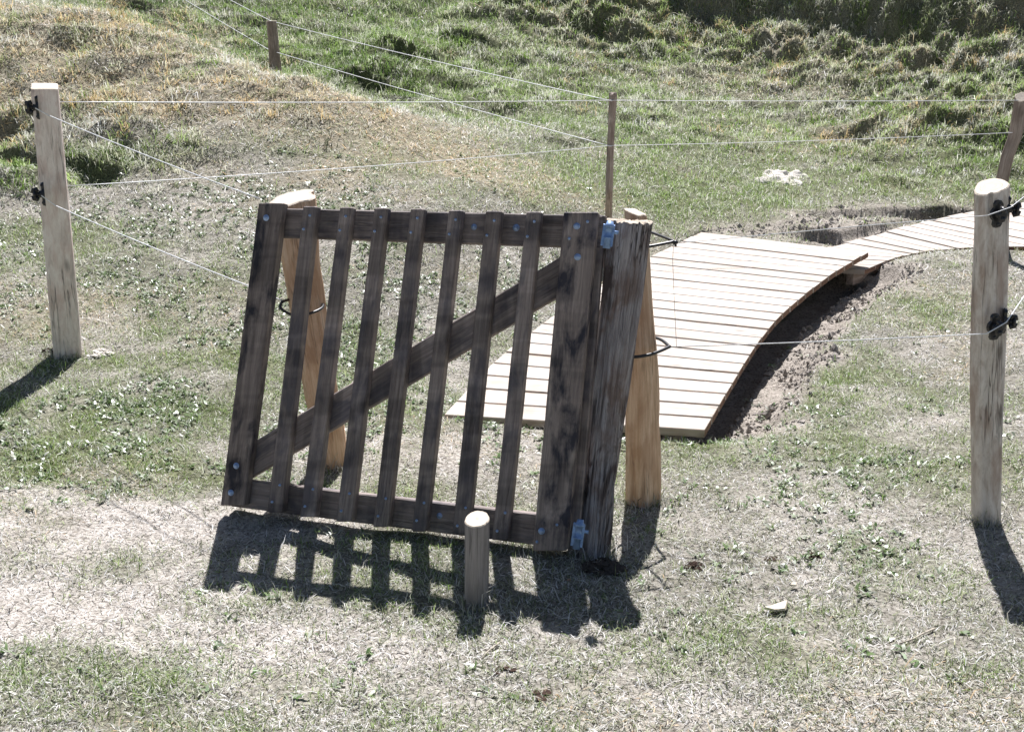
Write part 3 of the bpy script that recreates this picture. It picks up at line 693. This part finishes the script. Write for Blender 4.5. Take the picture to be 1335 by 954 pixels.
def rbolt(u, v, r_):
    mb = MB(); c_ = gp(u, v, T1 + .002); lathe(mb, c_ + gn * -.001, gn, [(0, r_ * 1.5), (.002, r_ * 1.5), (.0022, r_), (.008, r_ * .95), (.010, 0)], 12); mb.build('bolt', M['boltm'], gate)
rbolt(673, 297, .008); rbolt(618, 296, .007); rbolt(573, 672, .007)
for (a_, b_, vt, c_, d_, vb) in tops:
    for f, s_ in ((.03, .72), (.075, .25), (.91, .7), (.965, .25)):
        l = a_ + (c_ - a_) * f; r_ = b_ + (d_ - b_) * f
        bolt(l + (r_ - l) * s_, vt + (vb - vt) * f, .0032, name='screw')
bolt(766, 289, .0032, name='screw'); bolt(742, 311, .0032, name='screw'); bolt(726, 684, .0032, name='screw'); bolt(700, 706, .0032, name='screw')
def hinge(u, v, dv, Yd):
    h = MB(); c_ = at(u, v, Yd); up = (TLc - BLc).normalized(); hh = dv / F * Yd
    lathe(h, c_ - up * hh / 2, up, [(0, 0), (0, .012), (hh * .38, .012), (hh * .38, .016), (hh * .42, .016), (hh * .42, .012), (hh * .8, .012), (hh * .8, .017), (hh * .9, .017), (hh * .94, .012), (hh * 1.05, .010), (hh * 1.05, 0)], 16)
    side = up.cross(gn).normalized();  side = side if side.x > 0 else -side
    board(h, c_ - up * hh * .42 + gn * .004 - side * .020, c_ + up * hh * .42 + gn * .004 - side * .020, c_ - up * hh * .42 + side * .018 + gn * .004, c_ + up * hh * .42 + side * .018 + gn * .004, -gn * .005, seg=2, bev=.001, jit=0)
    tube(h, [c_ + up * hh * .15, c_ + up * hh * .15 + side * .03 + gn * -.005], .006)
    return h.build('hinge', M['galv'], gate)
hinge(793, 307, 34, 3.60); hinge(754, 697, 40, 3.36)

# ------------------------------------------------------------ posts
def gz(p): return float(Hfull(np.array([p[0]]), np.array([p[1]]))[0])
def ground_pt(u, v):
    p = hit(u, v)
    for _ in range(6): p = atz(u, v, min(gz(p), 1.4))
    return p
def post(name, label, b, t, Yt, radii, mats, cat='post', group=None, mid=(), **kw):
    B = ground_pt(*b) if len(b) == 2 else at(*b); Tp = at(t[0], t[1], Yt); dirn = (Tp - B).normalized()
    pts = [B - dirn * .12] + [B] + [at(*q) for q in mid] + [Tp]
    root = empty(name, tuple(B), label, cat, group); mb = MB(); log(mb, pts, radii, **kw)
    mb.build('post_body', mats, root)
    if name == 'fence_post': root['group'] = 'posts of the wire fence'
    return root, B, Tp
# leaning hinge log
hl, HB, HT = post('gate_post', 'thick weathered grey log leaning right, hinged to the gate', (771, 722), (823, 289), 3.74, [.058, .056, .058, .066, .076], [M['old'], M['cut']],
     seed=3, rough=.07, lump=.18, slope=(.05, .16), topjag=.005, squash=.85, mid=[(784, 600, 3.60), (800, 460, 3.66)], rings=130, nseg=84, groove=.075)
pb, PB, PT = post('brace_post', 'pale wedge-shaped cleft post standing right behind the hinge log', (839, 652), (828, 277), 4.0, [.062, .060, .056, .044, .036], [M['cleft'], M['cut']],
     seed=9, prof=lambda th: prof_square(th, 4), rot=.9, rough=.03, lump=.10, slope=(-.05, .45), squash=.8, mid=[(838, 450, 3.88)], nseg=56, rings=70, groove=.07)
lt, LB, LT = post('latch_post', 'pale cleft post with flared bright top behind the gate\'s free edge', (433, 606), (381, 259), 4.24, [.058, .060, .058, .06, .066, .084], [M['cleft'], M['cut']],
     seed=12, prof=lambda th: prof_square(th, 3.2), rot=.3, rough=.05, lump=.2, slope=(.12, .26), squash=.72, mid=[(412, 470, 4.18), (392, 350, 4.22)], nseg=56, rings=70, groove=.07)
stb, SB, ST = post('gate_stop', 'short round stub with slanted cut top in front of the gate', (621, 788), (622, 677), 3.14, [.036, .036, .036], [M['stub'], M['cut']],
     seed=5, rough=.015, lump=.03, slope=(.1, .35), rings=40, nseg=48, groove=.04)
lf, FB, FT = post('fence_post', 'square-sawn pale fence post at left edge with two black insulators', (89, 462), (58, 113), 5.38, [.066, .066, .063, .060, .057], [M['sawn'], M['cut']],
     seed=21, prof=lambda th: prof_square(th, 14), rot=.35, rough=.012, lump=.03, slope=(0, .1), nseg=56, rings=60, groove=.02, smooth=False)
rf, RB, RT = post('fence_post', 'stout round pale fence post on the right with butterfly-shaped insulators', (1285, 677), (1292, 244), 3.80, [.049, .051, .052, .053, .054], [M['post'], M['cut']],
     seed=24, rough=.02, lump=.08, slope=(.25, .30), crack=4.35, nseg=64, rings=80, groove=.05)
tf, TB, TT = post('fence_post', 'thin dark brown stake rising behind the hinge log', (793, 312), (799, 122), 8.0, [.026, .026, .025, .024, .026], [M['brownpost'], M['brownpost']],
     seed=27, rough=.05, lump=.12, mid=[(794, 250, 8.0), (796, 190, 8.0)], nseg=18, topjag=.01)
fB = at(363, 122, 11.3)
ff, FFB, FFT = post('fence_post', 'short brown post on the far left slope beyond the straw ridge', (362, 122, 11.1), (354, 28), 11.1, [.058, .055, .052, .048], [M['brownpost'], M['cut']],
     seed=30, rough=.03, lump=.08, nseg=20)
cf, CB, CT = post('fence_post', 'crooked brown post at the right edge beyond the boardwalk', (1300, 290), (1332, 127), 7.9, [.045, .042, .040, .040, .040, .042], [M['brownpost'], M['cut']],
     seed=33, rough=.04, lump=.1, mid=[(1304, 250, 7.9), (1313, 205, 7.9), (1324, 175, 7.9), (1328, 150, 7.9)], nseg=20)

def insulator(root, p, face, side, s=1.0, label=None):
    """black plastic ring insulator: lozenge plate, screw boss and wire claw"""
    p = Vector(p); f = Vector(face).normalized(); r_ = Vector(side).normalized(); up = f.cross(r_).normalized()
    if up.z < 0: up = -up
    mb = MB(); outl = [(0, .056), (.014, .053), (.021, .042), (.019, .026), (.030, .014), (.033, 0)]
    ring = outl + [(a, -b) for a, b in outl[::-1][1:]]; ring = ring + [(-a, b) for a, b in ring[::-1][1:-1]]
    n = len(ring)
    vs = [p + r_ * a * s + up * b * s for a, b in ring] + [p + r_ * a * s * .86 + up * b * s * .92 + f * .012 * s for a, b in ring]
    fs = [(k, (k + 1) % n, n + (k + 1) % n, n + k) for k in range(n)] + [tuple(range(n, 2 * n)), tuple(range(n))[::-1]]
    mb.add(vs, fs)
    lathe(mb, p + f * .008 * s, f, [(0, .017 * s), (.014 * s, .016 * s), (.016 * s, .010 * s), (.030 * s, .010 * s), (.030 * s, .020 * s), (.038 * s, .021 * s), (.042 * s, .012 * s), (.042 * s, 0)], 16)
    for sg in (-1, 1):
        pts = [p + f * .03 * s + up * sg * .010 * s, p + f * .036 * s + up * sg * .026 * s, p + f * .046 * s + up * sg * .022 * s, p + f * .050 * s + up * sg * .006 * s]
        tube(mb, pts, .010 * s, 8)
        lathe(mb, p + up * sg * .040 * s + f * .010 * s, f, [(0, .006 * s), (.005 * s, .006 * s), (.006 * s, 0)], 10)
    o = mb.build('insulator', M['plastic'], root)
    if label: o['label'] = label
# left post insulators, on its left side
L1 = at(44, 140, 5.33); L2 = at(52, 253, 5.30)
for p in (L1, L2): insulator(lf, Vector(p) + Vector((.022, 0, 0)), (-.93, -.36, .0), (.36, -.93, 0), 1.0)
# right post: one facing, one round the side, at two heights
R1 = at(1300, 279, 3.745); R2 = at(1296, 426, 3.70)
for p in (R1, R2):
    insulator(rf, p, (.10, -1, .05), (1, .1, 0), .82); insulator(rf, Vector(p) + Vector((.042, .035, .012)), (.95, -.25, 0), (.25, .95, 0), .8)

# ------------------------------------------------------------ loose crumbs and grass at post feet
def crumbs(name, pos, rad, material, label):
    base = np.array([(1, 0, 0), (-1, 0, 0), (0, 1, 0), (0, -1, 0), (0, 0, 1), (0, 0, -1)], float); n = len(pos)
    V = pos[:, None, :] + base[None] * rad[:, None, None] * rng.uniform(.5, 1.3, (n, 6, 1)) + rng.normal(0, .2, (n, 6, 3)) * rad[:, None, None]
    T = [(0, 2, 4), (2, 1, 4), (1, 3, 4), (3, 0, 4), (2, 0, 5), (1, 2, 5), (3, 1, 5), (0, 3, 5)]
    me = bpy.data.meshes.new(name); me.from_pydata(V.reshape(-1, 3).tolist(), [], [tuple(i * 6 + q for q in t) for i in range(n) for t in T]); me.materials.append(material)
    o = bpy.data.objects.new(name, me); COL.objects.link(o); tag(o, label, 'soil crumbs', kind='stuff')
cx_ = rng.uniform(.6, 4.2, 90000); cy_ = rng.uniform(4.3, 9.8, 90000)
ws = zone_weights(cx_, cy_)['sand']; kp = (rng.random(90000) < ws ** 2 * .6 * sstep(.35, .6, fbm(cx_ * 4, cy_ * 4, 99, 3))) & not_deck(cx_, cy_); cx_, cy_ = cx_[kp][:9000], cy_[kp][:9000]
rad_ = np.minimum(.022, .003 + rng.exponential(.0038, len(cx_)))
crumbs('soil_crumbs', np.stack([cx_, cy_, Hfull(cx_, cy_) + rad_ * .3], 1), rad_, M['dug'], 'loose crumbs of dug sandy soil along the trench and scarp')
fx, fy = [], []
for B_, r_ in ((HB, .07), (PB, .07), (LB, .07), (SB, .04), (FB, .07), (RB, .055)):
    n_ = int(170 * r_ / .05); th_ = rng.uniform(0, 6.283, n_); q_ = r_ * (.85 + rng.exponential(.3, n_)); fx.append(B_.x + q_ * np.cos(th_)); fy.append(B_.y + q_ * np.sin(th_))
fx, fy = np.concatenate(fx), np.concatenate(fy); k_, c_ = pick(fx, fy); n_ = len(fx)
ribbons('grass', np.stack([fx, fy, Hfull(fx, fy) - .003], 1), rng.uniform(0, 6.283, n_), rng.gamma(6, .0075, n_), rng.uniform(.002, .004, n_), rng.uniform(.05, .8, n_), rng.uniform(.2, 1, n_), c_ * .85, M['blade'], 'longer untrimmed grass round the feet of the posts', 'grass')

# ------------------------------------------------------------ wires
def wire(name, label, P, r_=.0022, mm='wire', sag=.004, group='white electric fence cords'):
    mb = MB(); tube(mb, rings_path(P, 20, sag), r_, 5); o = mb.build(name, M[mm], None); tag(o, label, 'fence wire', group); return o
wire('fence_wire', 'upper white cord from left fence post down to the gate latch post', [at(46, 141, 5.28), at(62, 150, 5.29), at(338, 259, 4.22)], .0024)
wire('fence_wire', 'lower white cord from left fence post down to the gate latch post', [at(54, 255, 5.25), at(72, 268, 5.27), at(322, 372, 4.20), at(368, 392, 4.16)], .0024)
wire('fence_wire', 'topmost cord crossing level behind the gate past the thin stake', [at(70, 133, 5.42), at(799, 131, 7.97), at(1328, 131, 7.86)], .0024, sag=.002)
wire('fence_wire', 'second cord crossing behind the gate, rising to the thin stake', [at(84, 243, 5.40), at(797, 190, 7.97), at(1320, 173, 7.86)], .0024, sag=.004)
wire('fence_wire', 'upper cord descending from the far left slope to the thin stake', [at(255, -25, 13.5), at(354, 28, 11.14), at(798, 132, 7.96)], .003, sag=.003)
wire('fence_wire', 'lower cord descending from the far left slope to the thin stake', [at(190, -32, 13.5), at(352, 66, 11.14), at(797, 191, 7.96)], .003, sag=.003)
wire('fence_wire', 'upper right cord from hose loop over the boardwalk to round post', [at(882, 317, 3.9), at(1140, 293, 3.85), at(1287, 281, 3.66), at(1318, 270, 3.68), at(1420, 190, 4.4)], .0014, sag=.0)
wire('fence_wire', 'lower right cord from hose loop across the trench to round post', [at(873, 452, 3.86), at(1286, 435, 3.63), at(1312, 420, 3.66), at(1420, 260, 4.4)], .0019, sag=.003)
wire('jumper_wire', 'thin grey vertical wire joining the two hose loops', [at(878, 318, 3.86), at(877, 340, 3.86), at(879, 390, 3.86), at(882, 453, 3.86)], .0009, 'wiregrey', 0)
def loop(label, pts, r_, knot):
    mb = MB(); P = [Vector(p) for p in pts]
    Q = []
    for i in range(len(P) - 1):
        p0, p1, p2, p3 = P[max(i - 1, 0)], P[i], P[i + 1], P[min(i + 2, len(P) - 1)]
        for t in np.linspace(0, 1, 8, endpoint=False):
            Q.append(.5 * ((2 * p1) + (p2 - p0) * t + (2 * p0 - 5 * p1 + 4 * p2 - p3) * t * t + (3 * p1 - p0 - 3 * p2 + p3) * t ** 3))
    Q.append(P[-1]); tube(mb, Q, r_, 8)
    if knot is not None:
        k_ = Vector(knot); lathe(mb, k_ - Vector((.008, 0, 0)), (1, 0, 0), [(0, 0), (.002, .007), (.012, .008), (.018, .004), (.018, 0)], 10)
        tube(mb, [k_, k_ + Vector((.003, -.002, -.014))], .004, 6)
    o = mb.build('hose_loop', M['hose'], None); tag(o, label, 'hose')
loop('black hose loop tied near the top of the pale brace post', [at(879, 315, 3.88), at(862, 308, 3.98), at(846, 303, 4.05), at(826, 306, 4.06), at(808, 318, 3.96), at(820, 324, 3.86), at(848, 321, 3.86), at(879, 315, 3.88)], .0052, at(880, 316, 3.87))
loop('black hose loop slung round the middle of the pale brace post', [at(873, 452, 3.84), at(862, 443, 3.93), at(848, 440, 4.0), at(826, 444, 3.97), at(808, 458, 3.88), at(822, 465, 3.77), at(848, 462, 3.77), at(873, 452, 3.84)], .0058, None)
loop('black hose loop round the pale latch post behind the gate', [at(368, 393, 4.13), at(366, 402, 4.10), at(384, 411, 4.08), at(406, 408, 4.10), at(421, 400, 4.16), at(415, 391, 4.28), at(390, 388, 4.30), at(368, 393, 4.13)], .0055, None)

# ------------------------------------------------------------ small things lying about
def clod(name, label, cat, u, v, r_, mm, seed, flat=.5, group=None, spikes=.35, parts=26):
    rn = random.Random(seed); p = ground_pt(u, v); mb = MB()
    def lump(c_, rr, fl):
        n1, n2 = 9, 6; vs = []; ph = rn.random() * 9
        for i in range(n2 + 1):
            for k_ in range(n1):
                a = math.pi * i / n2; th = 2 * math.pi * k_ / n1
                q = rr * (1 + spikes * (rn.random() - .5) * 2)
                vs.append(Vector(c_) + Vector((q * math.sin(a) * math.cos(th), q * math.sin(a) * math.sin(th), q * fl * math.cos(a))))
        fs = [(i * n1 + k_, i * n1 + (k_ + 1) % n1, (i + 1) * n1 + (k_ + 1) % n1, (i + 1) * n1 + k_) for i in range(n2) for k_ in range(n1)]
        mb.add(vs, fs)
    for j in range(parts):
        a = rn.random() * 6.28; d_ = r_ * rn.random() ** .7; s_ = r_ * rn.uniform(.16, .4)
        q = p + Vector((math.cos(a) * d_, math.sin(a) * d_ * .8, 0)); q.z = gz(q) + s_ * .2
        lump(q + Vector((0, 0, (1 - d_ / r_) * r_ * flat * .5)), s_, flat * 1.2)
    o = mb.build(name, mm, None, origin=p); tag(o, label, cat, group); return o
clod('dung_clump', 'larger dark dried dung clump lying right of the hinge log', 'dung', 905, 739, .030, M['soil'], 1)
clod('dung_clump', 'smaller dark dung clump farther right, nearer the round post', 'dung', 1059, 726, .024, M['soil'], 2)
clod('dung_clump', 'thin brown dung smear between the two dark clumps', 'dung', 1006, 729, .026, M['soil'], 3, flat=.2, parts=14)
clod('turf_clod', 'dark dug soil heaped round the foot of hinge log', 'soil clod', 786, 741, .060, M['darksoil'], 4, flat=.4, parts=46)
clod('turf_clod', 'small brown soil clod at foot of the left fence post', 'soil clod', 72, 458, .05, M['soil'], 6, flat=.5, parts=20)
clod('turf_clod', 'pale dug clods right of the foot of left fence post', 'soil clod', 130, 462, .06, M['limesand'], 7, flat=.4, parts=22)
clod('stone', 'small orange stone in the shadow below the hinge', 'stone', 743, 757, .011, M['stone'], 8, flat=.9, parts=3, spikes=.12)
p = hit(1020, 233); mb = MB(); vs = []; nr, na = 16, 60
for i in range(nr + 1):
    for k_ in range(na):
        th = k_ * 2 * math.pi / na; rr = i / nr * .24 * (1 + .35 * (float(vnoise(math.cos(th) * 2 + 9, math.sin(th) * 2, 3)) - .5) * 2)
        x_, y_ = p.x + rr * math.cos(th), p.y + rr * 1.25 * math.sin(th)
        vs.append(Vector((x_, y_, gz((x_, y_)) + .055 * (1 - i / nr) ** .6 + (.05 * (float(vnoise(x_ * 22, y_ * 22, 8)) - .5) - .012) * (1 if i < nr else .2) - (.02 if i == nr else 0))))
mb.add(vs, [(i * na + k_, i * na + (k_ + 1) % na, (i + 1) * na + (k_ + 1) % na, (i + 1) * na + k_) for i in range(nr) for k_ in range(na)])
tag(mb.build('sand_heap', M['limesand'], None, origin=p), 'white dug sand heap on the green slope behind', 'sand heap')
clod('soil_crumbs', 'scattered brown crumbs in the dry turf below the stub', 'soil', 655, 876, .03, M['soil'], 10, flat=.12, parts=5)
clod('soil_crumbs', 'scattered brown crumbs in turf near the bottom edge', 'soil', 700, 908, .04, M['soil'], 14, flat=.12, parts=5)
def chip(label, name, u, v, pts, th, mm, rz=0):
    p = ground_pt(u, v) + Vector((0, 0, .012)); mb = MB(); n = len(pts)
    vs = [p + Vector((a, b, c_)) for a, b, c_ in pts] + [p + Vector((a * .9, b * .9, c_ + th)) for a, b, c_ in pts]
    mb.add(vs, [tuple(range(n))[::-1], tuple(range(n, 2 * n))] + [(k_, (k_ + 1) % n, n + (k_ + 1) % n, n + k_) for k_ in range(n)])
    o = mb.build(name, mm, None, origin=p); tag(o, label, 'wood chip')
chip('larger pale wood chip on dry turf in right foreground', 'wood_chip', 1012, 797, [(-.038, -.006, 0), (-.01, -.022, 0), (.022, -.018, .002), (.034, .012, .004), (.040, .03, .006), (.015, .022, .002)], .006, M['chip'])
chip('tiny pale wood chip just above the larger chip', 'wood_chip', 1034, 767, [(-.010, -.006, 0), (.008, -.008, 0), (.013, .008, .002), (-.002, .012, 0)], .004, M['chip'])
for (lab, pts) in (('pale curved twig on turf below the stub', [(628, 862), (636, 852), (645, 845), (652, 840)]), ('thin grey twig lying in the turf far right', [(1172, 842), (1190, 836), (1204, 828), (1218, 822)])):
    mb = MB(); P = [ground_pt(*q) + Vector((0, 0, .008)) for q in pts]; tube(mb, P, .0024, 6); o = mb.build('twig', M['twig'], None); tag(o, lab, 'twig')
